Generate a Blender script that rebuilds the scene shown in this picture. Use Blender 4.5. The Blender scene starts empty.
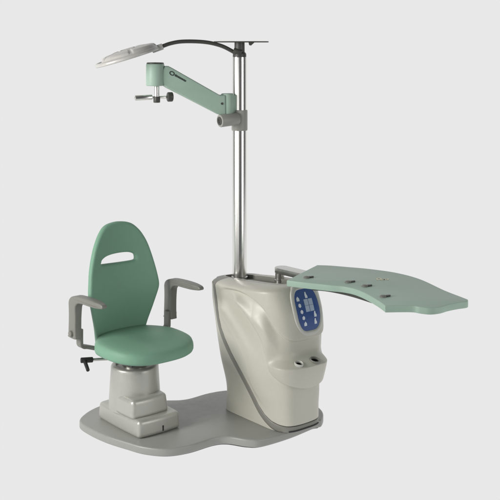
import bpy, bmesh, math
from mathutils import Vector, Matrix
from math import sin, cos, pi, radians

sc = bpy.context.scene
col = sc.collection

# ------------------------------------------------------------------ camera
CAM_H, CAM_D = 1.8, 5.0
cd = bpy.data.cameras.new('camera'); cam = bpy.data.objects.new('camera', cd); col.objects.link(cam)
cam.location = (0, -CAM_D, CAM_H); cam.rotation_euler = (radians(90), 0, 0)
cd.sensor_width = 36; cd.lens = 72; cd.shift_y = -0.4; cd.clip_end = 200
sc.camera = cam

def at(px, py, z):
    """ground-plan point of height z that the measuring sheet shows at px, py"""
    d = (CAM_H - z) * 1000.0 / (py - 50.0)
    return (px - 250.0) * d / 1000.0, d - CAM_D

# ------------------------------------------------------------------ materials
def mat(name, colr, rough=.4, metal=0.0, bump=0.0, bscale=900, vary=0.0, coat=0.0, spec=.5, mottle=60):
    m = bpy.data.materials.new(name); m.use_nodes = True
    nt = m.node_tree; b = nt.nodes['Principled BSDF']
    b.inputs['Base Color'].default_value = (*colr, 1)
    b.inputs['Roughness'].default_value = rough
    b.inputs['Metallic'].default_value = metal
    b.inputs['Coat Weight'].default_value = coat
    b.inputs['Coat Roughness'].default_value = .12
    b.inputs['Specular IOR Level'].default_value = spec
    tc = nt.nodes.new('ShaderNodeTexCoord')
    if vary:
        n = nt.nodes.new('ShaderNodeTexNoise'); n.inputs['Scale'].default_value = mottle; n.inputs['Detail'].default_value = 5
        nt.links.new(tc.outputs['Object'], n.inputs['Vector'])
        r = nt.nodes.new('ShaderNodeMapRange')
        r.inputs['From Min'].default_value = .3; r.inputs['From Max'].default_value = .7
        r.inputs['To Min'].default_value = rough - vary; r.inputs['To Max'].default_value = rough + vary
        nt.links.new(n.outputs['Fac'], r.inputs['Value']); nt.links.new(r.outputs['Result'], b.inputs['Roughness'])
        hv = nt.nodes.new('ShaderNodeHueSaturation'); hv.inputs['Color'].default_value = (*colr, 1)
        r2 = nt.nodes.new('ShaderNodeMapRange')
        r2.inputs['From Min'].default_value = .3; r2.inputs['From Max'].default_value = .7
        r2.inputs['To Min'].default_value = .985; r2.inputs['To Max'].default_value = 1.015
        nt.links.new(n.outputs['Fac'], r2.inputs['Value']); nt.links.new(r2.outputs['Result'], hv.inputs['Value'])
        nt.links.new(hv.outputs['Color'], b.inputs['Base Color'])
    if bump:
        n2 = nt.nodes.new('ShaderNodeTexNoise'); n2.inputs['Scale'].default_value = bscale; n2.inputs['Detail'].default_value = 2
        nt.links.new(tc.outputs['Object'], n2.inputs['Vector'])
        bp = nt.nodes.new('ShaderNodeBump'); bp.inputs['Strength'].default_value = bump; bp.inputs['Distance'].default_value = .001
        nt.links.new(n2.outputs['Fac'], bp.inputs['Height']); nt.links.new(bp.outputs['Normal'], b.inputs['Normal'])
    return m

M = {}
M['cream'] = mat('cream_plastic', (.50, .493, .425), .36, 0, .12, 700, .04)
M['trim'] = mat('grey_trim', (.20, .20, .178), .4, 0, .1, 700, .04)
M['clampgrey'] = mat('clamp_grey', (.31, .31, .285), .45, 0, .15, 700, .04)
M['dark'] = mat('charcoal_plastic', (.05, .05, .045), .45, 0, .1, 800, .04)
M['black'] = mat('black_rubber', (.012, .012, .012), .5, 0, .1, 800)
M['base'] = mat('grey_enamel', (.31, .315, .295), .4, .1, .12, 500, .06, spec=.35)
M['ped'] = mat('silver_enamel', (.46, .46, .425), .36, .4, .12, 900, .04)
M['armgrey'] = mat('grey_armrest_plastic', (.185, .185, .167), .42, 0, .2, 700, .04)
M['seat'] = mat('green_upholstery', (.185, .345, .245), .52, 0, .15, 420, .04, spec=.28)
M['mint'] = mat('mint_lacquer', (.34, .465, .385), .42, 0, 0, 900, .03, spec=.3)
M['chrome'] = mat('brushed_chrome', (.86, .85, .82), .25, 1.0)
M['steel'] = mat('satin_steel', (.55, .55, .52), .3, 1.0, .05, 300, .03)
M['lamp'] = mat('lamp_grey', (.52, .515, .49), .34, .1, .05, 700, .04)
M['blue'] = mat('blue_keypad_film', (.036, .085, .27), .3, 0, .05, 500, .03)
M['white'] = mat('white_print', (.72, .76, .82), .4)
M['padblue'] = mat('pale_blue_print', (.40, .48, .62), .4)
M['bezel'] = mat('pale_grey_bezel', (.5, .505, .46), .38, 0, .08, 700, .03)
M['ink'] = mat('dark_print', (.035, .05, .045), .45)
M['gold'] = mat('pale_gold_print', (.62, .58, .38), .4, .2)

# ------------------------------------------------------------------ helpers
def link(name, me, m, parent=None, smooth=35):
    o = bpy.data.objects.new(name, me); col.objects.link(o)
    me.materials.clear(); me.materials.append(m)
    if smooth:
        for p in me.polygons: p.use_smooth = True
        me.set_sharp_from_angle(angle=radians(smooth))
    if parent is not None:
        o.parent = parent
        o.matrix_parent_inverse = parent_world(parent).inverted()
    return o

def parent_world(p):
    w = Matrix.LocRotScale(p.location, p.rotation_euler, p.scale)
    if p.parent: return parent_world(p.parent) @ p.matrix_parent_inverse @ w
    return w

def build(name, bm, m, parent=None, smooth=35):
    bmesh.ops.recalc_face_normals(bm, faces=bm.faces[:])
    me = bpy.data.meshes.new(name); bm.to_mesh(me); bm.free()
    return link(name, me, m, parent, smooth)

def thing(name, label, cat, loc):
    o = bpy.data.objects.new(name, None); col.objects.link(o)
    o.location = loc; o.empty_display_size = .05
    o['label'] = label; o['category'] = cat
    return o

def bevel(bm, w, seg=3, ang=25):
    bmesh.ops.recalc_face_normals(bm, faces=bm.faces[:])
    es = [e for e in bm.edges if len(e.link_faces) == 2 and e.calc_face_angle(0) > radians(ang)]
    bmesh.ops.bevel(bm, geom=es, offset=w, segments=seg, profile=.5, affect='EDGES', clamp_overlap=True)

def prism(pts, vec):
    """solid between the polygon pts and its copy moved by vec"""
    bm = bmesh.new(); vec = Vector(vec)
    a = [bm.verts.new(p) for p in pts]; b = [bm.verts.new(Vector(p) + vec) for p in pts]
    n = len(pts)
    bm.faces.new(a); bm.faces.new(b[::-1])
    for i in range(n): bm.faces.new((a[i], b[i], b[(i + 1) % n], a[(i + 1) % n]))
    bmesh.ops.recalc_face_normals(bm, faces=bm.faces[:])
    return bm

def lathe(prof, seg=64, mtx=None, cap=True):
    bm = bmesh.new(); rings = []
    for r, z in prof:
        if r < 1e-6: rings.append([bm.verts.new((0, 0, z))])
        else: rings.append([bm.verts.new((r * cos(2 * pi * i / seg), r * sin(2 * pi * i / seg), z)) for i in range(seg)])
    for A, B in zip(rings, rings[1:]):
        for i in range(seg):
            j = (i + 1) % seg
            if len(A) == 1 and len(B) == 1: continue
            if len(A) == 1: bm.faces.new((A[0], B[j], B[i]))
            elif len(B) == 1: bm.faces.new((A[i], A[j], B[0]))
            else: bm.faces.new((A[i], A[j], B[j], B[i]))
    if cap:
        if len(rings[0]) > 1: bm.faces.new(rings[0][::-1])
        if len(rings[-1]) > 1: bm.faces.new(rings[-1])
    if mtx is not None: bmesh.ops.transform(bm, matrix=mtx, verts=bm.verts[:])
    return bm

def along(p, q):
    """matrix that takes local z onto the line from p towards q, origin at p"""
    p, q = Vector(p), Vector(q)
    return Matrix.Translation(p) @ (q - p).to_track_quat('Z', 'Y').to_matrix().to_4x4()

def rod(p, q, r, seg=32, bev=.0015):
    L = (Vector(q) - Vector(p)).length
    return lathe([(r - bev, 0), (r - bev * .3, bev * .3), (r, bev), (r, L - bev), (r - bev * .3, L - bev * .3), (r - bev, L)], seg, along(p, q))

def catmull(pts, n=8, closed=True):
    out = []; N = len(pts); P = [Vector(p) for p in pts]
    rng = range(N) if closed else range(N - 1)
    for i in rng:
        if closed: p0, p1, p2, p3 = P[i - 1], P[i], P[(i + 1) % N], P[(i + 2) % N]
        else: p0, p1, p2, p3 = P[max(i - 1, 0)], P[i], P[i + 1], P[min(i + 2, N - 1)]
        for k in range(n):
            t = k / n
            out.append(.5 * ((2 * p1) + (p2 - p0) * t + (2 * p0 - 5 * p1 + 4 * p2 - p3) * t * t + (3 * p1 - p0 - 3 * p2 + p3) * t ** 3))
    if not closed: out.append(P[-1])
    return out

def tube(pts, r, seg=20, taper=None):
    bm = bmesh.new(); P = [Vector(p) for p in pts]; rings = []; n = len(P)
    nrm = None
    for i, p in enumerate(P):
        t = (P[min(i + 1, n - 1)] - P[max(i - 1, 0)]).normalized()
        if nrm is None: nrm = t.orthogonal().normalized()
        nrm = (nrm - t * nrm.dot(t)).normalized(); bn = t.cross(nrm)
        rr = r if taper is None else r * taper(i / (n - 1))
        rings.append([bm.verts.new(p + (nrm * cos(2 * pi * k / seg) + bn * sin(2 * pi * k / seg)) * rr) for k in range(seg)])
    for A, B in zip(rings, rings[1:]):
        for k in range(seg): bm.faces.new((A[k], A[(k + 1) % seg], B[(k + 1) % seg], B[k]))
    bm.faces.new(rings[0][::-1]); bm.faces.new(rings[-1])
    return bm

def interp(x, tab, k=1):
    if x <= tab[0][0]: return tab[0][k]
    for a, b in zip(tab, tab[1:]):
        if x <= b[0]:
            t = (x - a[0]) / (b[0] - a[0]); return a[k] + (b[k] - a[k]) * t
    return tab[-1][k]

def cubic(x, tab, k=1):
    """smooth (monotone-ish) interpolation of a table"""
    n = len(tab)
    if x <= tab[0][0]: return tab[0][k]
    if x >= tab[-1][0]: return tab[-1][k]
    for i in range(n - 1):
        if x <= tab[i + 1][0]:
            x0, x1 = tab[i][0], tab[i + 1][0]; h = x1 - x0; t = (x - x0) / h
            def slope(j):
                if j == 0: return (tab[1][k] - tab[0][k]) / (tab[1][0] - tab[0][0])
                if j == n - 1: return (tab[-1][k] - tab[-2][k]) / (tab[-1][0] - tab[-2][0])
                return (tab[j + 1][k] - tab[j - 1][k]) / (tab[j + 1][0] - tab[j - 1][0])
            a, b = slope(i) * h, slope(i + 1) * h; y0, y1 = tab[i][k], tab[i + 1][k]
            return y0 * (2 * t ** 3 - 3 * t * t + 1) + a * (t ** 3 - 2 * t * t + t) + y1 * (-2 * t ** 3 + 3 * t * t) + b * (t ** 3 - t * t)

def sstep(x, a, b):
    t = min(1, max(0, (x - a) / (b - a))); return t * t * (3 - 2 * t)

def outline_solid(outer, holes, thick, bev, bres=3):
    """flat rounded slab (with holes) in local xy, thickness along z, as a bmesh"""
    cu = bpy.data.curves.new('outline', 'CURVE'); cu.dimensions = '2D'; cu.fill_mode = 'BOTH'
    cu.extrude = thick / 2 - bev; cu.bevel_depth = bev; cu.bevel_resolution = bres; cu.offset = -bev
    for loop in [outer] + holes:
        s = cu.splines.new('POLY'); s.points.add(len(loop) - 1); s.use_cyclic_u = True
        for p, q in zip(s.points, loop): p.co = (q[0], q[1], 0, 1)
    o = bpy.data.objects.new('outline', cu); col.objects.link(o)
    dg = bpy.context.evaluated_depsgraph_get(); dg.update()
    me = bpy.data.meshes.new_from_object(o.evaluated_get(dg))
    bm = bmesh.new(); bm.from_mesh(me)
    bpy.data.objects.remove(o); bpy.data.curves.remove(cu); bpy.data.meshes.remove(me)
    bmesh.ops.remove_doubles(bm, verts=bm.verts[:], dist=1e-5)
    return bm

def slice_up(bm, axis, lo, hi, n):
    for i in range(1, n):
        c = [0, 0, 0]; c[axis] = lo + (hi - lo) * i / n; nn = [0, 0, 0]; nn[axis] = 1
        bmesh.ops.bisect_plane(bm, geom=bm.verts[:] + bm.edges[:] + bm.faces[:], plane_co=c, plane_no=nn, dist=1e-6)

F = Vector((.64, -.768, 0)); L = Vector((.768, .64, 0)); UP = Vector((0, 0, 1))   # forward and sideways of chair and console

# ------------------------------------------------------------------ setting: added sweep that glows flat grey and also serves as fill
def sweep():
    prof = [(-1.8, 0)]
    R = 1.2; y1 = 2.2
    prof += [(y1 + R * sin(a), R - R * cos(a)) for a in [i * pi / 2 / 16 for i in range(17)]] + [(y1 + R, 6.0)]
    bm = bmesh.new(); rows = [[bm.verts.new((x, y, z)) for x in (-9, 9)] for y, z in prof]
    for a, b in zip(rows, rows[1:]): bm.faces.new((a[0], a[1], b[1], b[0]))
    m = bpy.data.materials.new('glowing_sweep'); m.use_nodes = True; nt = m.node_tree
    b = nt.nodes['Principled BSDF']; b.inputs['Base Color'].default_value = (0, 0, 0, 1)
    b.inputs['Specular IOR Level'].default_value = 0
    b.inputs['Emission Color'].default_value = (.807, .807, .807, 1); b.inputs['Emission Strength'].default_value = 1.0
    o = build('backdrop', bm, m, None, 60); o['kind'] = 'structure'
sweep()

# ------------------------------------------------------------------ base platform
BZ = .04
def base_platform():
    low = [at(*p, 0) for p in [(79.5, 429), (89, 436.5), (106, 444.5), (127, 451.3), (144, 456), (166, 458), (189, 454.5), (213, 447), (228, 445.5), (248, 448.5), (263, 448), (290, 440), (314, 430)]]
    right = [at(*p, .02) for p in [(322, 423)]]
    top = [at(*p, BZ) for p in [(321, 409), (300, 396), (262, 389), (228, 390), (208, 393), (186, 399), (167, 400), (140, 400), (114, 402), (98, 406.3), (85.5, 413)]]
    pts = [p[:2] for p in catmull([(x, y, 0) for x, y in low + right + top], 7)]
    root = thing('base_platform', 'low grey curved floor plate carrying the chair pedestal and the cream console', 'platform', (-.2, -.25, 0))
    bm = outline_solid([(p[0], p[1]) for p in pts], [], BZ - .004, .0075, 4)
    bmesh.ops.translate(bm, vec=(0, 0, BZ / 2 + .002), verts=bm.verts[:])
    build('plate', bm, M['base'], root, 50)
    # thin dark foot strip under the plate
    cx = sum(p[0] for p in pts) / len(pts); cy = sum(p[1] for p in pts) / len(pts)
    bm = prism([(cx + (p[0] - cx) * .975, cy + (p[1] - cy) * .965, 0.001) for p in pts], (0, 0, .006))
    build('foot_strip', bm, M['black'], root, 50)
base_platform()

# ------------------------------------------------------------------ chair
C = Vector((-.547, -.254, 0))
def cp(l, f, z): return C + L * l + F * f + UP * z
def frame(l, f, z):
    m = Matrix.Identity(4)
    for i in range(3):
        m[i][0] = L[i]; m[i][1] = F[i]; m[i][2] = UP[i]; m[i][3] = cp(l, f, z)[i]
    return m

def block(l0, l1, f0, f1, z0, z1, taper, bow=.012, bev=.016, crown=0):
    """bow-fronted tapered cover"""
    def ring(k, z):
        a0, a1, b0, b1 = l0 + k, l1 - k, f0 + k, f1 - k
        out = []
        for i in range(9): t = i / 8; out.append((a0 + (a1 - a0) * t, b0 - bow * sin(pi * t), z))
        for i in range(1, 9): t = i / 8; out.append((a1 + bow * sin(pi * t), b0 + (b1 - b0) * t, z))
        for i in range(1, 9): t = i / 8; out.append((a1 + (a0 - a1) * t, b1 + bow * sin(pi * t), z))
        for i in range(1, 8): t = i / 8; out.append((a0 - bow * .7 * sin(pi * t), b1 + (b0 - b1) * t, z))
        return out
    bm = bmesh.new(); R = [[bm.verts.new(cp(*p)) for p in ring(taper * i / 4, z0 + (z1 - z0) * i / 4)] for i in range(5)]
    n = len(R[0])
    for A, B in zip(R, R[1:]):
        for i in range(n): bm.faces.new((A[i], A[(i + 1) % n], B[(i + 1) % n], B[i]))
    bm.faces.new(R[0][::-1]); bm.faces.new(R[-1])
    bevel(bm, bev, 4, 30)
    return bm

def chair():
    root = thing('examination_chair', 'green upholstered chair with grey armrests on a stepped silver pedestal', 'chair', cp(0, 0, BZ))
    build('pedestal_foot', block(-.114, .119, -.15, .207, BZ, .118, .005, .008), M['ped'], root)
    # small dark pedal slot in the foot's front
    build('pedal_slot', prism([cp(.012, .208, .052), cp(.018, .208, .052), cp(.018, .208, .076), cp(.012, .208, .076)], F * .0075), M['black'], root)
    build('pedestal_step', block(-.117, .086, -.05, .160, .112, .197, .008, .008), M['ped'], root)
    bm = lathe([(.124, .112), (.123, .135), (.113, .29), (.1125, .303), (.110, .309), (.104, .3125), (.09, .3125), (.088, .305), (.05, .305)], 72, Matrix.Translation((C.x, C.y, 0)))
    build('column_cover', bm, M['ped'], root, 40)
    bm = lathe([(.06, .304), (.06, .35), (.062, .352), (.062, .39)], 48, Matrix.Translation((C.x, C.y, 0)))
    build('lift_column', bm, M['steel'], root)
    build('seat_plate', block(-.13, .13, -.10, .17, .355, .388, .01, .01, .006), M['dark'], root)
    # seat cushion: superellipse rings
    def seat():
        bm = bmesh.new(); rows = []
        prof = [(.80, .389), (.90, .391), (.955, .3945), (.985, .400), (.999, .408), (1.0, .419), (.993, .431), (.972, .4405), (.93, .4465), (.84, .4515), (.66, .4555), (.5, .457), (.3, .457), (.12, .457)]
        N = 96
        for k, z in prof:
            r = []
            for i in range(N):
                a = 2 * pi * i / N; c, s = cos(a), sin(a); n = 2.45 if s < 0 else 2.75
                l = .223 * abs(c) ** (2 / n) * (1 if c >= 0 else -1)
                f = abs(s) ** (2 / n) * (1 if s >= 0 else -1)
                f = f * (.228 if f > 0 else .20)
                l *= 1 - .20 * sstep(-f, .03, .22)                       # narrower at the back
                zz = z + (-.012 * (k * f / .245) ** 2 if f > 0 else .012 * (k * f / .2) ** 2) + (.004 * (k * l / .245) ** 2 if z > .44 else 0)
                r.append(bm.verts.new(cp(l * k, .055 + f * k, zz)))
            rows.append(r)
        for A, B in zip(rows, rows[1:]):
            for i in range(N): bm.faces.new((A[i], A[(i + 1) % N], B[(i + 1) % N], B[i]))
        bm.faces.new(rows[0][::-1]); bm.faces.new(rows[-1])
        return bm
    build('seat', seat(), M['seat'], root, 60)
    # backrest: flat outline with a hand slot, then bent to the spine's curve
    half = [(.405, .132), (.43, .137), (.48, .148), (.54, .166), (.60, .184), (.635, .194), (.66, .196), (.70, .191), (.75, .182), (.80, .169), (.85, .152), (.89, .132), (.92, .111), (.945, .085), (.957, .060), (.963, .03)]
    right = [(p.x, p.y) for p in catmull([(x, z, 0) for z, x in half] + [(0, .9655, 0)], 6, False)]
    outer = right + [(-x, z) for x, z in right[-2::-1]]
    slot = [(-.112, .782), (-.113, .790), (-.107, .801), (-.085, .812), (-.055, .818), (-.012, .8205), (.035, .819), (.062, .813), (.078, .804), (.082, .789), (.077, .779), (.045, .7765), (-.015, .777), (-.07, .779)]
    slot = [(p.x, p.y) for p in catmull([(x, y, 0) for x, y in slot], 4)]
    bm = outline_solid(outer, [slot], .034, .013, 4)
    slice_up(bm, 0, -.2, .2, 16); slice_up(bm, 1, .405, .965, 24)
    spine = [(.40, -.118), (.45, -.112), (.55, -.097), (.65, -.090), (.75, -.104), (.85, -.124), (.97, -.152)]
    for v in bm.verts:
        l, z, t = v.co
        v.co = cp(l - .010 * (1 - sstep(z, .74, .93)), cubic(z, spine) + t - .008 + .045 * (abs(l) / .2) ** 2 * .55, z)
    build('backrest', bm, M['seat'], root, 50)
    # back support bar behind the backrest
    bm = tube(catmull([cp(0, -.06, .36), cp(0, -.14, .365), cp(0, -.17, .40), cp(0, -.155, .50), cp(0, -.14, .60)], 8, False), .018)
    build('back_support', bm, M['dark'], root)
    # armrests
    def armrest(s):
        l = s * .27; w = .044
        a = [(-.122, .464), (-.124, .48), (-.118, .60), (-.117, .628), (-.108, .646), (-.09, .658), (-.06, .666), (-.01, .670), (.05, .672), (.11, .671), (.154, .668), (.168, .662), (.170, .654), (.160, .648), (.11, .643), (.05, .641), (.0, .640), (-.035, .634), (-.052, .62), (-.058, .60), (-.060, .51), (-.058, .478), (-.062, .464)]
        pts = [(p.x, p.y) for p in catmull([(x, z, 0) for x, z in a], 4)]
        bm = outline_solid(pts, [], w, .007, 3)
        for v in bm.verts:
            f, z, t = v.co
            k = .84 + .16 * sstep(z, .55, .64)                           # post slimmer than the pad
            k *= 1 - .35 * sstep(f, .10, .17)
            v.co = cp(l + t * k, f, z)
        arm = build('armrest', bm, M['armgrey'], root, 40)
        # cranked bracket running under the seat
        b = [cp(l - s * .022, -.085, .505), cp(l - s * .022, -.085, .445), cp(l - s * .024, -.085, .428), cp(l - s * .036, -.085, .418), cp(l - s * .06, -.08, .413), cp(l - s * .15, -.05, .385)]
        bm = bmesh.new()
        P = catmull(b, 6, False); rows = []
        for i, p in enumerate(P):
            t = (P[min(i + 1, len(P) - 1)] - P[max(i - 1, 0)]).normalized()
            wv = F; nv = t.cross(wv).normalized()
            rows.append([bm.verts.new(p + wv * x * .02 + nv * y * .008) for x, y in ((-1, -1), (1, -1), (1, 1), (-1, 1))])
        for A, B in zip(rows, rows[1:]):
            for i in range(4): bm.faces.new((A[i], A[(i + 1) % 4], B[(i + 1) % 4], B[i]))
        bm.faces.new(rows[0][::-1]); bm.faces.new(rows[-1])
        bevel(bm, .003, 2, 60)
        build('bracket', bm, M['armgrey'], arm)
        build('pivot_knob', rod(cp(l - s * .026, -.09, .487), cp(l + s * .03, -.09, .487), .014, 24, .003), M['armgrey'], arm)
    armrest(-1); armrest(1)
    # height lever under the seat
    x, y = at(87, 360, .362); e = Vector((x, y, .362)); k = cp(-.06, .02, .356)
    lev = build('height_lever', rod(k, e, .0065, 20), M['steel'], root)
    d = (e - k).normalized()
    build('lever_collar', rod(e - d * .028, e + d * .03, .0125, 24, .004), M['black'], lev)
    g = tube([e + d * .012, e + d * .012 + Vector((.012, -.03, -.010)), e + d * .012 + Vector((.028, -.07, -.024))], .009, 18, lambda t: 1 - .1 * t)
    build('lever_grip', g, M['black'], lev)
chair()

# ------------------------------------------------------------------ console
#        z     left    right   back   front
PROF = [(.03, -.168, .108, -.022, .440), (.16, -.168, .110, -.018, .438), (.3, -.178, .112, -.068, .44), (.46, -.188, .116, -.122, .445), (.56, -.196, .118, -.138, .435), (.64, -.200, .115, -.138, .405), (.70, -.20, .110, -.135, .375)]
CACHE = {}
def section(z):
    key = round(z, 4)
    if key in CACHE: return CACHE[key]
    uL, uR, vB, vF = [cubic(z, PROF, k) for k in (1, 2, 3, 4)]
    a, b, uc, vc = (uR - uL) / 2, (vF - vB) / 2, (uL + uR) / 2, (vB + vF) / 2
    nb = 9 - 5 * sstep(z, .1, .5); nf = 3.9
    pts = []; N = 480
    for i in range(N + 1):
        # start at the front centre, go over the left side to the back centre
        ph = pi * i / N; s, c = abs(sin(ph)), cos(ph)
        w = sstep(-c, -.6, .6); n = nf + (nb - nf) * w
        pts.append((uc - a * s ** (2 / n), vc + b * abs(c) ** (2 / n) * (1 if c > 0 else -1)))
    d = [0]
    for p, q in zip(pts, pts[1:]): d.append(d[-1] + math.hypot(q[0] - p[0], q[1] - p[1]))
    CACHE[key] = (pts, d, uc); return CACHE[key]

def base_uv(m, z):
    pts, d, uc = section(z); t = min(abs(m), 2 * d[-1] - abs(m)); flip = (m < 0) != (abs(m) > d[-1])
    lo, hi = 0, len(d) - 1
    while hi - lo > 1:
        mid = (lo + hi) // 2
        if d[mid] <= t: lo = mid
        else: hi = mid
    k = (t - d[lo]) / max(1e-9, d[hi] - d[lo])
    u = pts[lo][0] + (pts[hi][0] - pts[lo][0]) * k; v = pts[lo][1] + (pts[hi][1] - pts[lo][1]) * k
    return (2 * uc - u if flip else u), v
def half_len(z): return section(z)[1][-1]

CA = [(-.2, .452), (0, .455), (.09, .462), (.135, .497), (.17, .55), (.205, .598), (.27, .632), (.34, .646), (.42, .648), (.50, .638), (.56, .618), (.7, .58)]
CB = [(-.2, .236), (-.05, .236), (.04, .243), (.106, .268), (.140, .292), (.172, .325), (.192, .39), (.216, .455), (.258, .51), (.30, .55), (.36, .592), (.45, .62)]
CI = [(.18, .282), (.25, .300)]
INNER = [(.18, .30), (.28, .322), (.365, .372), (.44, .445), (.53, .545), (.60, .63)]   # z -> m
def relief(m, z):
    """outward relief of the front shell at arc position m, height z"""
    m0 = m; m = abs(m)
    zA, zB = cubic(m, CA), cubic(m, CB)
    edge = sstep(edge_m(z) - m, 0, .055)
    d = 0.0
    # hood overhang above curve A
    d += .021 * sstep(z, zA - .007, zA + .006) * (1 - sstep(m, .40, .53))
    d -= .007 * math.exp(-((m - .46) / .05) ** 2 - ((z - .585) / .04) ** 2)
    # lip patch between B and A
    inB = sstep(z, zB - .003, zB + .005) * (1 - sstep(m, .34, .42))
    fade_top = 1 - sstep(z, max(zB + .012, zA - .10), zA - .004)
    zs = .352
    d += (.016 + .017 * sstep(m, .13, .2)) * inB * fade_top * (1 - (1 - sstep(m, .10, .19)) * sstep(z, zs, zs + .03))
    # holder shelf
    side = 1 - sstep(abs(m0 - .030), .080, .160)
    if z > zs: prof = .88 * max(0, 1 - (z - zs) / .060) ** 2.2 + .12 * (1 - sstep(z, zs, zA))
    else: prof = 1 - .62 * ((zs - z) / (zs - zB + 1e-6)) ** 1.3 if z > zB else 0
    d += .052 * side * max(0, prof) * (inB if z < zs else 1)
    # cheek bulge between the seam and B, and its fine crease
    mi = cubic(z, [(a, b) for a, b in INNER])
    if z < zA:
        d += .0035 * sstep(mi - m, -.004, .004) * sstep(z, .12, .2)
        d += .021 * math.exp(-((m - (mi - .045)) / .07) ** 2) * sstep(z, .1, .3) * (1 - sstep(z, zA - .09, zA - .01))
    return d * edge

def S(m, z, off=0.0, rel=True):
    e = .002
    u, v = base_uv(m, z); u1, v1 = base_uv(m + e, z); u0, v0 = base_uv(m - e, z)
    tu, tv = u1 - u0, v1 - v0; h = math.hypot(tu, tv) or 1
    nu, nv = -tv / h, tu / h
    pts, dd, uc = section(z)
    if nu * (u - uc) + nv * (v - .16) < 0: nu, nv = -nu, -nv
    k = off + (relief(m, z) if rel else 0)
    u += nu * k; v += nv * k
    zz = z + (.085 * (v - .03) - .03 * (u + .04)) * (z / .68) ** 4
    return L * u + F * v + UP * zz

# front shell edge: arc position (both sides) where the shell stops, by height
EDGE = [(.068, .0), (.0685, .05), (.070, .10), (.0755, .145), (.085, .182), (.105, .228), (.135, .268), (.18, .309), (.26, .384), (.345, .468), (.40, .515), (.445, .545), (.49, .560), (.54, .562), (.60, .552), (.655, .540), (.70, .53)]
ZTOP, RTOP = .652, .026
def edge_m(z): return interp(z, EDGE)

def grid_mesh(rows, closed=False):
    bm = bmesh.new(); V = [[bm.verts.new(p) for p in r] for r in rows]
    for A, B in zip(V, V[1:]):
        n = len(A)
        for i in range(n if closed else n - 1):
            try: bm.faces.new((A[i], A[(i + 1) % n], B[(i + 1) % n], B[i]))
            except ValueError: pass
    return bm, V

def over_top(m, a, off=0.0, rel=True, R=RTOP):
    """point on the rounded shoulder above ZTOP, a from 0 to pi/2: it draws in further at the sides than at the ends"""
    p = S(m, ZTOP, off, rel)
    c = L * -.04 + F * .12
    d = Vector((p.x, p.y, 0)) - c
    u, v = d.dot(L), d.dot(F)
    k = 1 - cos(a)
    q = c + L * (u * (1 - .53 * k)) + F * (v * (1 - .13 * k))
    return Vector((q.x, q.y, p.z + R * sin(a)))

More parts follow.
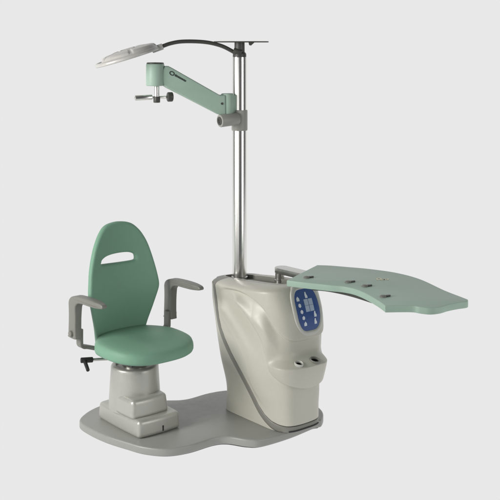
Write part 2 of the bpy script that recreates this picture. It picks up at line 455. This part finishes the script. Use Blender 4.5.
def console():
    root = thing('console', 'cream moulded console with grey seam, blue keypad and two round holder wells', 'console', (L * -.03 + F * .15 + UP * BZ))
    N = 260
    zs = [.068 + .02 * (i / 14) ** 1.6 for i in range(14)] + [.088 + (ZTOP - .088) * i / 240 for i in range(241)]
    rows = []
    for z in zs:
        e = max(.004, edge_m(z)); rows.append([S(-e + 2 * e * i / N, z) for i in range(N + 1)])
    e = edge_m(ZTOP)
    for k in range(1, 9): rows.append([over_top(-e + 2 * e * i / N, k * pi / 16) for i in range(N + 1)])
    bm, V = grid_mesh(rows)
    sh = build('front_shell', bm, M['cream'], root, 0)
    for p in sh.data.polygons: p.use_smooth = True
    md = sh.modifiers.new('thickness', 'SOLIDIFY'); md.thickness = .006; md.offset = -1
    # back shell: whole body set in by a few millimetres
    rows = []; n2 = 300
    for z in [BZ + .001 + (ZTOP - BZ - .001) * i / 60 for i in range(61)]:
        h = half_len(z); rows.append([S(-h + 2 * h * i / n2, z, -.007, False) for i in range(n2)])
    h = half_len(ZTOP)
    for k in range(1, 9): rows.append([over_top(-h + 2 * h * i / n2, k * pi / 16, -.008, False) for i in range(n2)])
    bm, V = grid_mesh(rows, True)
    bm.faces.new(V[0][::-1])
    build('back_shell', bm, M['cream'], root, 40)
    # grey seam between them
    path = []
    for sgn in (1, -1):
        seq = [(b, a) for a, b in EDGE if a < .67]
        seq = [(m * sgn, z) for m, z in seq]
        path.append(seq)
    P = path[1][::-1][:-1] + path[0]
    P = [(p.x, p.y) for p in catmull([(m, z, 0) for m, z in P], 5, False)]
    rows = []; side = []
    for i, (m, z) in enumerate(P):
        t = Vector((P[min(i + 1, len(P) - 1)][0] - P[max(i - 1, 0)][0], P[min(i + 1, len(P) - 1)][1] - P[max(i - 1, 0)][1])).normalized()
        nn = Vector((t.y, -t.x))                                       # away from the shell
        row = []
        side.append((m, z, nn.x, nn.y, .034 + .003 * (1 - sstep(abs(m), .08, .25))))
        wd = .034 + .003 * (1 - sstep(abs(m), .08, .25))
        for s_, o_ in ((.10, -.012), (.10, -.003), (.13, -.0012), (.2, -.0005), (.42, -.0002), (.70, -.0004), (.86, -.0010), (.92, -.0025), (.92, -.012)):
            row.append(S(m + nn.x * wd * s_, max(BZ + .0015, z + nn.y * wd * s_), o_, False))
        rows.append(row)
    bm, V = grid_mesh(rows)
    tr = build('seam_trim', bm, M['trim'], root, 50)
    rows = [[S(m + nx * w_ * s_, max(BZ + .0012, z + nz * w_ * s_), -.0055, False) for s_ in (-.05, .25, .5, .75, 1.04)] for m, z, nx, nz, w_ in side]
    bm, V = grid_mesh(rows)
    build('seam_gap_dark', bm, M['dark'], root, 50)  # dark strip laid below the seam to darken the gap along each edge
    # black strip standing in for the slot's shadow under the front
    bm, V = grid_mesh([[S(-.095 + .19 * i / 30, z, o, False) for i in range(31)] for z, o in ((.0425, .0), (.0425, .0035), (.0475, .0035), (.0475, .0))])
    build('slot_shadow_strip', bm, M['black'], root, 50)
    # recessed dark top cover inside the shell's lip, its rear rim standing as a thin dark edge
    ring = lambda a, off, dz: [over_top(-h + 2 * h * i / n2, a, off, False) + UP * dz for i in range(n2)]
    cen = sum(ring(pi / 2, 0, 0), Vector()) / n2
    rim = ring(pi / 2, .001, -.0015)
    rows = [rim, [p + (cen - p) * .012 + UP * -.003 for p in rim], [p + (cen - p) * .02 + UP * -.017 for p in rim], [p + (cen - p) * .05 + UP * -.019 for p in rim]]
    bm, V = grid_mesh(rows, True); bm.faces.new(V[-1])
    build('top_cover', bm, M['trim'], root, 40)
    # grey rim round the back of the top, continuing the seam
    e = edge_m(ZTOP) - .003; rows = []
    for i in range(101):
        m = e + (2 * h - 2 * e) * i / 100
        lo = pi / 2 * .62 * sstep(min(m, 2 * h - m), e + .025, e + .075)      # broad where it takes over from the seam, then a narrow edge
        strip = [over_top(m, lo, -.006, False)] + [over_top(m, lo + (pi / 2 - lo) * k / 7, .0012, False) for k in range(8)]
        last = strip[-1]
        rows.append(strip + [last + (cen - last) * .02 + UP * -.012])
    bm, V = grid_mesh(rows)
    build('top_rim', bm, M['trim'], root, 50)
    # keypad
    mc, zc = -.014, .576; hw, hh = .069, .082
    def pad_outline(gx, gz, n=96):
        out = []
        for i in range(n):
            a = 2 * pi * i / n; c, s = cos(a), sin(a); k = 4.2
            x = (hw + gx) * abs(c) ** (2 / k) * (1 if c > 0 else -1); y = (hh + gz) * abs(s) ** (2 / k) * (1 if s > 0 else -1)
            x *= 1 - .22 * (y / hh if y < 0 else 0) ** 2 - .06 * (y / hh if y > 0 else 0) ** 2
            out.append((mc - x, zc + y))
        return out
    O = lambda pts, off: [S(m, z, off) for m, z in pts]
    def patch(rings):
        """concentric rings, last one closed by scaling in to the centre"""
        bm, V = grid_mesh(rings, True); return bm, V
    rings = [O(pad_outline(.019, .022), -.004), O(pad_outline(.0185, .0215), .004), O(pad_outline(.016, .019), .0065), O(pad_outline(.006, .007), .0075), O(pad_outline(.002, .002), .0055), O(pad_outline(0, 0), .001)]
    bm, V = patch(rings)
    kp = build('keypad', bm, M['bezel'], root, 60)
    rings = []
    for k in (1.0, .85, .7, .55, .4, .25, .1):
        rings.append([S(mc + (m - mc) * k, zc + (z - zc) * k, .0025) for m, z in pad_outline(.001, .001)])
    bm, V = patch(rings); bm.faces.new(V[-1])
    build('key_panel', bm, M['blue'], kp, 60)
    def icon(x, y, poly, nm='key'):
        bm = bmesh.new()
        pts = [S(mc - (x + px), zc + y + py, .0036) for px, py in poly]
        low = [S(mc - (x + px), zc + y + py, .0022) for px, py in poly]
        A = [bm.verts.new(p) for p in pts]; B = [bm.verts.new(p) for p in low]
        n = len(A); bm.faces.new(A)
        for i in range(n): bm.faces.new((A[i], B[i], B[(i + 1) % n], A[(i + 1) % n]))
        return build(nm, bm, M['padblue' if abs(len(poly) - 4) < .5 else 'white'], kp, 30)
    house = [(-.008, -.008), (.008, -.008), (.008, .002), (0, .010), (-.008, .002)]
    hexa = [(.0085 * cos(a), .0085 * sin(a)) for a in [pi / 6 + i * pi / 3 for i in range(6)]]
    tall = [(-.007, -.011), (.007, -.011), (.007, -.002), (.003, .003), (.002, .012), (-.004, .012), (-.007, .0)]
    for i, (x, y) in enumerate([(-.048, .048), (-.046, .023), (-.042, -.002), (-.037, -.027), (-.030, -.052)]): icon(x, y, (house, hexa, hexa, hexa, house)[i])
    icon(.006, .058, tall); icon(.036, -.020, tall); icon(.033, -.049, tall)
    for sx in (-1, 1):                                                  # four-way pad
        for sy in (-1, 1):
            icon(.010 + sx * .0135, .019 + sy * .0125, [(-.012, -.012), (.012, -.012), (.012, .012), (-.012, .012)] if sx * sy > 0 else [(-.012, -.012), (.012, -.012), (.012, .012), (-.012, .012)])
    # holder wells, seated on the shelf
    from mathutils.bvhtree import BVHTree
    tree = BVHTree.FromPolygons([v.co for v in sh.data.vertices], [p.vertices[:] for p in sh.data.polygons])
    cuts = []
    for (px, py, R, first) in ((298.8, 364.1, .0175, True), (314.9, 360.5, .020, False)):
        zz = .36
        for _ in range(6):
            x, y = at(px, py, zz)
            hit = tree.ray_cast(Vector((x, y, .42)), Vector((0, 0, -1)))[0]
            if hit: zz = .5 * zz + .5 * hit.z
        ax = Vector((.16, -.24, 1)).normalized()
        c0 = Vector((x, y, zz)); mt = along(c0, c0 + ax); cuts.append((c0, ax, R))
        bm = lathe([(R * 1.24, -.006), (R * 1.27, .003), (R * 1.2, .007), (R * 1.05, .008), (R * .95, .006), (R * .9, -.002)], 40, mt, False)
        w = build('holder_well', bm, M['bezel'] if first else M['trim'], root)
        bm = lathe([(R * .95, .0045), (R * .85, -.02), (0, -.02)], 40, mt, False)
        build('well_lining', bm, M['black'], w)
    bm = bmesh.new(); bm.from_mesh(sh.data)                            # open the shell under both wells
    gone = []
    for f in bm.faces:
        c = f.calc_center_median()
        for c0, ax, R in cuts:
            q = c - c0
            if abs(q.dot(ax)) < .03 and (q - ax * q.dot(ax)).length < R * 1.06: gone.append(f); break
    bmesh.ops.delete(bm, geom=gone, context='FACES'); bm.to_mesh(sh.data); bm.free()
    return root
cons = console()

# ------------------------------------------------------------------ column on the console
PX, PY = -.0525, .02
def column():
    PR = .0365
    root = thing('column', 'tall chrome post rising from the console up to a thin dark plate', 'post', (PX, PY, .66))
    T = Matrix.Translation((PX, PY, 0))
    build('tube', lathe([(PR, .655), (PR, 1.762), (PR * .98, 1.765)], 96, T), M['chrome'], root, 50)
    build('foot_collar', lathe([(PR * 1.12, .655), (PR * 1.12, .664), (PR * 1.02, .667)], 64, T), M['steel'], root)
    cap = build('end_cap', lathe([(PR * .93, 1.758), (PR * .93, 1.778), (PR * .88, 1.784), (PR * .72, 1.79), (PR * .70, 1.838)], 48, T), M['dark'], root)
    # socket where the lamp tube enters
    build('tube_socket', rod((PX + .012, PY - .02, 1.788), (PX - .03, PY - .02, 1.797), .014, 24, .003), M['dark'], cap)
    pts = [(-.135, -.02), (-.125, -.04), (-.03, -.055), (.04, -.055), (.128, -.032), (.14, -.012), (.14, .01), (.128, .03), (.04, .055), (-.03, .055), (-.125, .04), (-.135, .02)]
    build('cable_plate', (lambda bm: (bevel(bm, .0015, 2), bm)[1])(prism([(PX + x + .006, PY + y, 1.838) for x, y in pts], (0, 0, .006))), M['dark'], root)
    build('cable_clip', prism([(PX + .045, PY - .04, 1.8378), (PX + .075, PY - .04, 1.8378), (PX + .058, PY - .04, 1.822), (PX + .048, PY - .04, 1.824)], (0, .02, 0)), M['dark'], root)
column()

# ------------------------------------------------------------------ lamp on the gooseneck
def lamp():
    y0 = PY - .02
    g = [(236, 53.5), (231, 50.5), (221.7, 46), (209.6, 42.8), (196.4, 41.5), (181, 41.6), (170, 43.6), (161, 46.8), (152, 49.5)]
    def w(px, py, y): d = y + CAM_D; return Vector(((px - 250) * d / 1000, y, CAM_H - (py - 50) * d / 1000))
    ys = [y0, y0, y0 - .01, y0 - .02, y0 - .04, y0 - .06, y0 - .08, y0 - .09, y0 - .09]
    P = [w(a, b, y) for (a, b), y in zip(g, ys)]
    root = thing('examination_lamp', 'grey oval lamp head held out on a black curved tube above the chair', 'lamp', P[0])
    build('curved_tube', tube(catmull(P, 8, False), .0098, 20), M['dark'], root, 60)
    # head
    c = w(127, 56.0, y0 - .10); R = .163
    nrm = Vector((-.285, -.075, .95)).normalized(); ex = Vector((1, 0, .30)); ex = (ex - nrm * ex.dot(nrm)).normalized(); ey = nrm.cross(ex)
    mt = Matrix.Identity(4)
    for i in range(3): mt[i][0] = ex[i]; mt[i][1] = ey[i]; mt[i][2] = nrm[i]; mt[i][3] = c[i]
    bm = bmesh.new(); N = 240; rows = []
    prof = [(0.02, -.009), (.55, -.010), (.86, -.011), (.93, -.0125), (.975, -.0125), (.995, -.010), (1.0, -.006), (.995, -.001), (.98, .003), (.955, .006), (.93, .007), (.91, .006), (.895, .002), (.88, .002), (.865, .006), (.84, .011), (.80, .0145), (.74, .017), (.68, .0185), (.6, .020), (.55, .021), (.5, .0225), (.42, .0245), (.34, .0245), (.3, .026), (.2, .031), (.1, .0335), (.02, .034)]
    for k, z in prof:
        r = []
        for i in range(N):
            a = 2 * pi * i / N
            zz = z
            if z > .002 and .33 < k < .87:                             # moulded pods and grooves on the shell
                zz += .0085 * sstep(abs(sin(2.5 * a + .35)), .10, .26) * min(1, sin(pi * (k - .33) / .54) * 2.2)
            r.append(bm.verts.new(mt @ Vector((R * k * cos(a) + (.014 if k < .87 else 0), R * .9 * k * sin(a), zz))))
        rows.append(r)
    for A, B in zip(rows, rows[1:]):
        for i in range(N): bm.faces.new((A[i], A[(i + 1) % N], B[(i + 1) % N], B[i]))
    bm.faces.new(rows[0][::-1]); bm.faces.new(rows[-1])
    head = build('lamp_head', bm, M['lamp'], root, 40)
    build('lens', lathe([(R * .78, -.0135), (R * .80, -.0105)], 64, mt @ Matrix.Diagonal((1, .9, 1, 1)), True), M['bezel'], head)
    build('socket', rod(w(163, 46.3, y0 - .09), w(152, 50.2, y0 - .09), .016, 24, .004), M['lamp'], head)
lamp()

# ------------------------------------------------------------------ instrument arm
def instrument_arm():
    root = thing('instrument_arm', 'pale green swing arm clamped to the chrome post with a pin and crossbar below', 'arm', (PX, PY, 1.48))
    T = Matrix.Translation((PX, PY, 0)); PR = .0365
    clamp = build('post_clamp', lathe([(PR * 1.01, 1.396), (PR * 1.08, 1.398), (PR * 1.1, 1.402), (PR * 1.1, 1.494), (PR * 1.08, 1.498), (PR * 1.01, 1.5)], 64, T), M['clampgrey'], root)
    a = Vector((PX - .01, PY - .035, 1.458)); b = Vector((PX - .097, PY - .09, 1.45))
    build('clamp_knob', rod(a, b, .0315, 40, .004), M['clampgrey'], clamp)
    d = (b - a).normalized()
    build('knob_cap', lathe([(.021, 0), (.021, .0035), (.012, .0035), (.010, .001), (0, .001)], 32, along(b - d * .001, b + d)), M['dark'], clamp)
    # hinge block by the post
    hx, hy = PX - .060, PY - .038
    H0 = Vector((hx, hy, 0))
    build('hinge_block', lathe([(.026, 1.478), (.030, 1.480), (.032, 1.484), (.032, 1.578), (.030, 1.582), (.026, 1.584)], 48, Matrix.Translation((hx, hy, 0))), M['mint'], root)
    build('hinge_web', (lambda bm: (bevel(bm, .003, 2), bm)[1])(prism([(hx, hy - .018, 1.486), (PX, PY - .018, 1.486), (PX, PY + .012, 1.486), (hx, hy + .018, 1.486)], (0, 0, .09))), M['mint'], root)
    # knuckle
    kx, ky = -.463, -.115; kz0, kz1 = 1.625, 1.733
    kn = build('knuckle', lathe([(.040, kz0), (.0435, kz0 + .002), (.0445, kz0 + .006), (.0445, kz1 - .005), (.0435, kz1 - .002), (.041, kz1)], 64, Matrix.Translation((kx, ky, 0))), M['mint'], root)
    build('knuckle_lid', lathe([(.0425, kz1), (.0425, kz1 + .003), (.039, kz1 + .006), (0, kz1 + .007)], 64, Matrix.Translation((kx, ky, 0))), M['dark'], kn)
    # arm body: sloping slab with rounded far end
    ax = Vector((hx - kx, hy - ky, 0)); Lh = ax.length; ax.normalize(); side = Vector((ax.y, -ax.x, 0))   # towards the camera
    z_at = lambda s: 0
    outl = [(.030, 1.682), (.033, 1.705), (.043, 1.722), (.060, 1.722), (.078, 1.713), (Lh - .10, 1.608), (Lh - .045, 1.577), (Lh - .018, 1.577), (Lh - .016, 1.480), (Lh - .048, 1.480), (.09, 1.597), (.058, 1.613), (.038, 1.626), (.030, 1.65)]
    bm = outline_solid([(x, z) for x, z in outl], [], .064, .006, 3)
    for v in bm.verts:
        s, z, t = v.co; v.co = Vector((kx, ky, z)) + ax * s + side * t
    body = build('arm_body', bm, M['mint'], root, 40)
    face = lambda s, z, o: Vector((kx, ky, z)) + ax * s + side * (.032 + o)
    # emblem and maker's strip on the arm: ring, dot and an unreadable dark strip along the slope
    dirv = Vector((Lh - .178, 1.608 - 1.713)).normalized(); nv = Vector((-dirv.y, dirv.x))
    o2 = Vector((.077, 1.686))
    bm = bmesh.new(); A, B = [], []
    for i in range(32):
        t = 2 * pi * i / 32
        p = o2 + dirv * (.014 * cos(t)) + nv * (.0105 * sin(t)); q = o2 + dirv * (.0085 * cos(t)) + nv * (.006 * sin(t))
        A.append(bm.verts.new(face(p.x, p.y, .0009))); B.append(bm.verts.new(face(q.x, q.y, .0009)))
    for i in range(32): bm.faces.new((A[i], A[(i + 1) % 32], B[(i + 1) % 32], B[i]))
    build('emblem', bm, M['ink'], body, 0)
    s0 = .017
    for wd, ht in ((.011, .0105), (.006, .009), (.0085, .009), (.0075, .0085), (.0055, .009), (.0085, .0085), (.007, .009), (.009, .0085)):
        p = o2 + dirv * s0
        q = [p - nv * ht / 2, p + dirv * (wd - .0012) - nv * ht / 2, p + dirv * (wd - .0012) + nv * ht / 2, p + nv * ht / 2]
        bm = bmesh.new(); bm.faces.new([bm.verts.new(face(v.x, v.y, .0009)) for v in q])
        build('letter', bm, M['ink'], body, 0); s0 += wd
    build('arm_screw', lathe([(.006, 0), (.006, .002), (.003, .0025), (0, .001)], 20, along(face(Lh - .035, 1.535, 0), face(Lh - .035, 1.535, 1))), M['dark'], body)
    for s in (Lh - .075, Lh - .05):
        p = Vector((kx, ky, 1.486 + (Lh - .03 - s) * .55)) + ax * s + side * .012
        build('stop_screw', rod(p + UP * .004, p - UP * .014, .006, 16), M['steel'], body)
    # chrome pin, crossbar and knob
    px, py = kx + .008, ky - .004
    pin = build('pin', rod((px, py, kz0 + .004), (px, py, kz0 - .075), .0125, 32, .002), M['chrome'], root)
    build('pin_sleeve', rod((px, py, kz0 - .052), (px, py, kz0 - .082), .0165, 32, .003), M['dark'], pin)
    bz = kz0 - .055
    bar = build('crossbar', rod((px - .105, py - .035, bz - .003), (px + .075, py + .025, bz), .0065, 24), M['chrome'], root)
    build('crossbar_sleeve', rod((px - .103, py - .0345, bz - .003), (px - .022, py - .007, bz), .0135, 28, .003), M['chrome'], bar)
    build('clamp_screw', rod((px + .050, py + .016, bz), (px + .076, py + .025, bz), .0235, 24, .005), M['dark'], bar)
instrument_arm()

# ------------------------------------------------------------------ swing tray
TZ = .765
def tray():
    x0, y0 = .165, -.13
    root = thing('tray_table', 'pale green curved tray top swung out in front of the cream console', 'table', (x0, y0, .67))
    o = [(286.8, 280.2), (317, 265), (330, 265.4), (348, 266.9), (369, 268.8), (396, 272.6), (420, 279.0), (444.5, 290.2), (462, 297.0), (468, 299.4), (467.2, 301.2), (458, 302.6), (448, 304.6), (440, 306.9), (430, 307.9), (420, 306.9), (411, 305.6), (385.3, 305.8), (378, 300.5), (369, 295.2), (361, 291.2), (352.5, 288.2), (342, 286.2), (330, 285.1), (318, 283.8), (303, 282.2)]
    q = [at(a, b, TZ) for a, b in o]
    P = []
    iR, iF = o.index((468, 299.4)), o.index((385.3, 305.8))
    for lo, hi in ((0, 1), (1, iR), (iR, iF), (iF, len(o))):           # corners stay, the runs between them are curves
        run = [(x, y, 0) for x, y in (q + q[:1])[lo:hi + 1]]
        P += [(p.x, p.y) for p in (catmull(run, 6, False) if len(run) > 2 else [Vector(v) for v in run])[:-1]]
    bm = outline_solid(P, [], .028, .0035, 2)
    bmesh.ops.translate(bm, vec=(0, 0, TZ - .014), verts=bm.verts[:])
    top = build('tray_top', bm, M['mint'], root, 40)
    q = [at(a, b, TZ - .045) for a, b in ((312, 290.3), (325, 291.3), (340, 294), (355, 297.8), (372, 303.3))]
    q = [(p.x, p.y, TZ - .045) for p in catmull([(x, y, 0) for x, y in q], 6, False)]
    build('under_rail', prism(q + [(x + .02, y + .09, z) for x, y, z in q[::-1]], (0, 0, .0165)), M['dark'], root, 40)
    # dark clips along the inner edge
    for (a, b) in ((306.5, 278), (348, 282.6), (364.8, 286.6), (383, 297)):
        x, y = at(a, b, TZ); d = Vector((.93, .37, 0)).normalized()
        p = Vector((x, y, TZ))
        clip = build('clip', lathe([(.014, -.001), (.014, .004), (.011, .0075), (.006, .009), (0, .0092)], 28, Matrix.Translation(p)), M['armgrey'], root)
        build('clip_end_shadow', (lambda bm: (bevel(bm, .0015, 2), bm)[1])(prism([p + d * .006 + Vector((0, -.007, .0005)), p + d * .036 + Vector((0, -.005, .0005)), p + d * .036 + Vector((0, .005, .0005)), p + d * .006 + Vector((0, .007, .0005))], (0, 0, .006))), M['dark'], clip)  # clip's dark end, drawn out to stand in for its shadow streak
    # small pale emblem printed on the top: two loops and a tail
    ex, ey = at(383, 279.3, TZ)
    # small pale printed emblem: three linked loops
    for cxo, cyo, r, q in ((-.018, .004, .012, 2.0), (-.002, -.008, .009, 1.7), (.014, -.004, .012, 1.5)):
        bm = bmesh.new(); A, B = [], []
        for i in range(28):
            t = 2 * pi * i / 28
            A.append(bm.verts.new((ex + cxo + r * cos(t) + .4 * r * sin(t), ey + cyo + q * r * sin(t), TZ + .0008))); B.append(bm.verts.new((ex + cxo + .5 * r * cos(t) + .2 * r * sin(t), ey + cyo + .55 * q * r * sin(t), TZ + .0008)))
        for i in range(28): bm.faces.new((A[i], A[(i + 1) % 28], B[(i + 1) % 28], B[i]))
        build('emblem', bm, M['gold'], top, 0)
    # pivot and swing bar
    d = Vector((.66, -.75, 0)).normalized(); s = Vector((-d.y, d.x, 0)); a0 = Vector((.158, -.095, 0)); w = .037; ln = .30
    pts = [a0 + d * (-w * sin(t)) * 1 + s * (w * cos(t)) for t in [pi * i / 14 for i in range(15)]] + [a0 + d * ln - s * w, a0 + d * ln + s * w]
    bm = prism([p + UP * .708 for p in pts], (0, 0, .0275)); bevel(bm, .004, 3, 40)
    build('swing_bar', bm, M['steel'], root, 40)
    x, y = at(279.8, 277, .69)
    build('pivot', lathe([(.026, .66), (.026, .678), (.0225, .68), (.0225, .709)], 40, Matrix.Translation((x, y, 0))), M['steel'], root)
tray()

# ------------------------------------------------------------------ light
w = bpy.data.worlds.new('World'); sc.world = w; w.use_nodes = True
w.node_tree.nodes['Background'].inputs[0].default_value = (.9, .95, 1, 1)
w.node_tree.nodes['Background'].inputs[1].default_value = .07
def area(name, loc, aim, size, power, colr=(1, 1, 1), sy=None):
    l = bpy.data.lights.new(name, 'AREA'); l.energy = power; l.color = colr; l.size = size
    if sy: l.shape = 'RECTANGLE'; l.size_y = sy
    o = bpy.data.objects.new(name, l); col.objects.link(o); o.location = loc
    o.rotation_euler = (Vector(aim) - Vector(loc)).to_track_quat('-Z', 'Y').to_euler()
area('key_softbox', (-3.2, -2.0, 1.95), (-.2, -.1, .8), 1.3, 138, (1, .98, .95), 2.2)
area('front_softbox', (-2.1, -4.6, 1.5), (0, 0, 1.0), 2.6, 30, (1, .99, .97), 2.8)
area('strip_softbox', (2.7, -2.3, 1.6), (-.3, 0, 1.0), 1.3, 38, (1, .985, .97), 2.8)

sc.view_settings.view_transform = 'Standard'; sc.view_settings.look = 'None'
sc.view_settings.exposure = 0; sc.view_settings.gamma = 1
sc.render.engine = 'CYCLES'
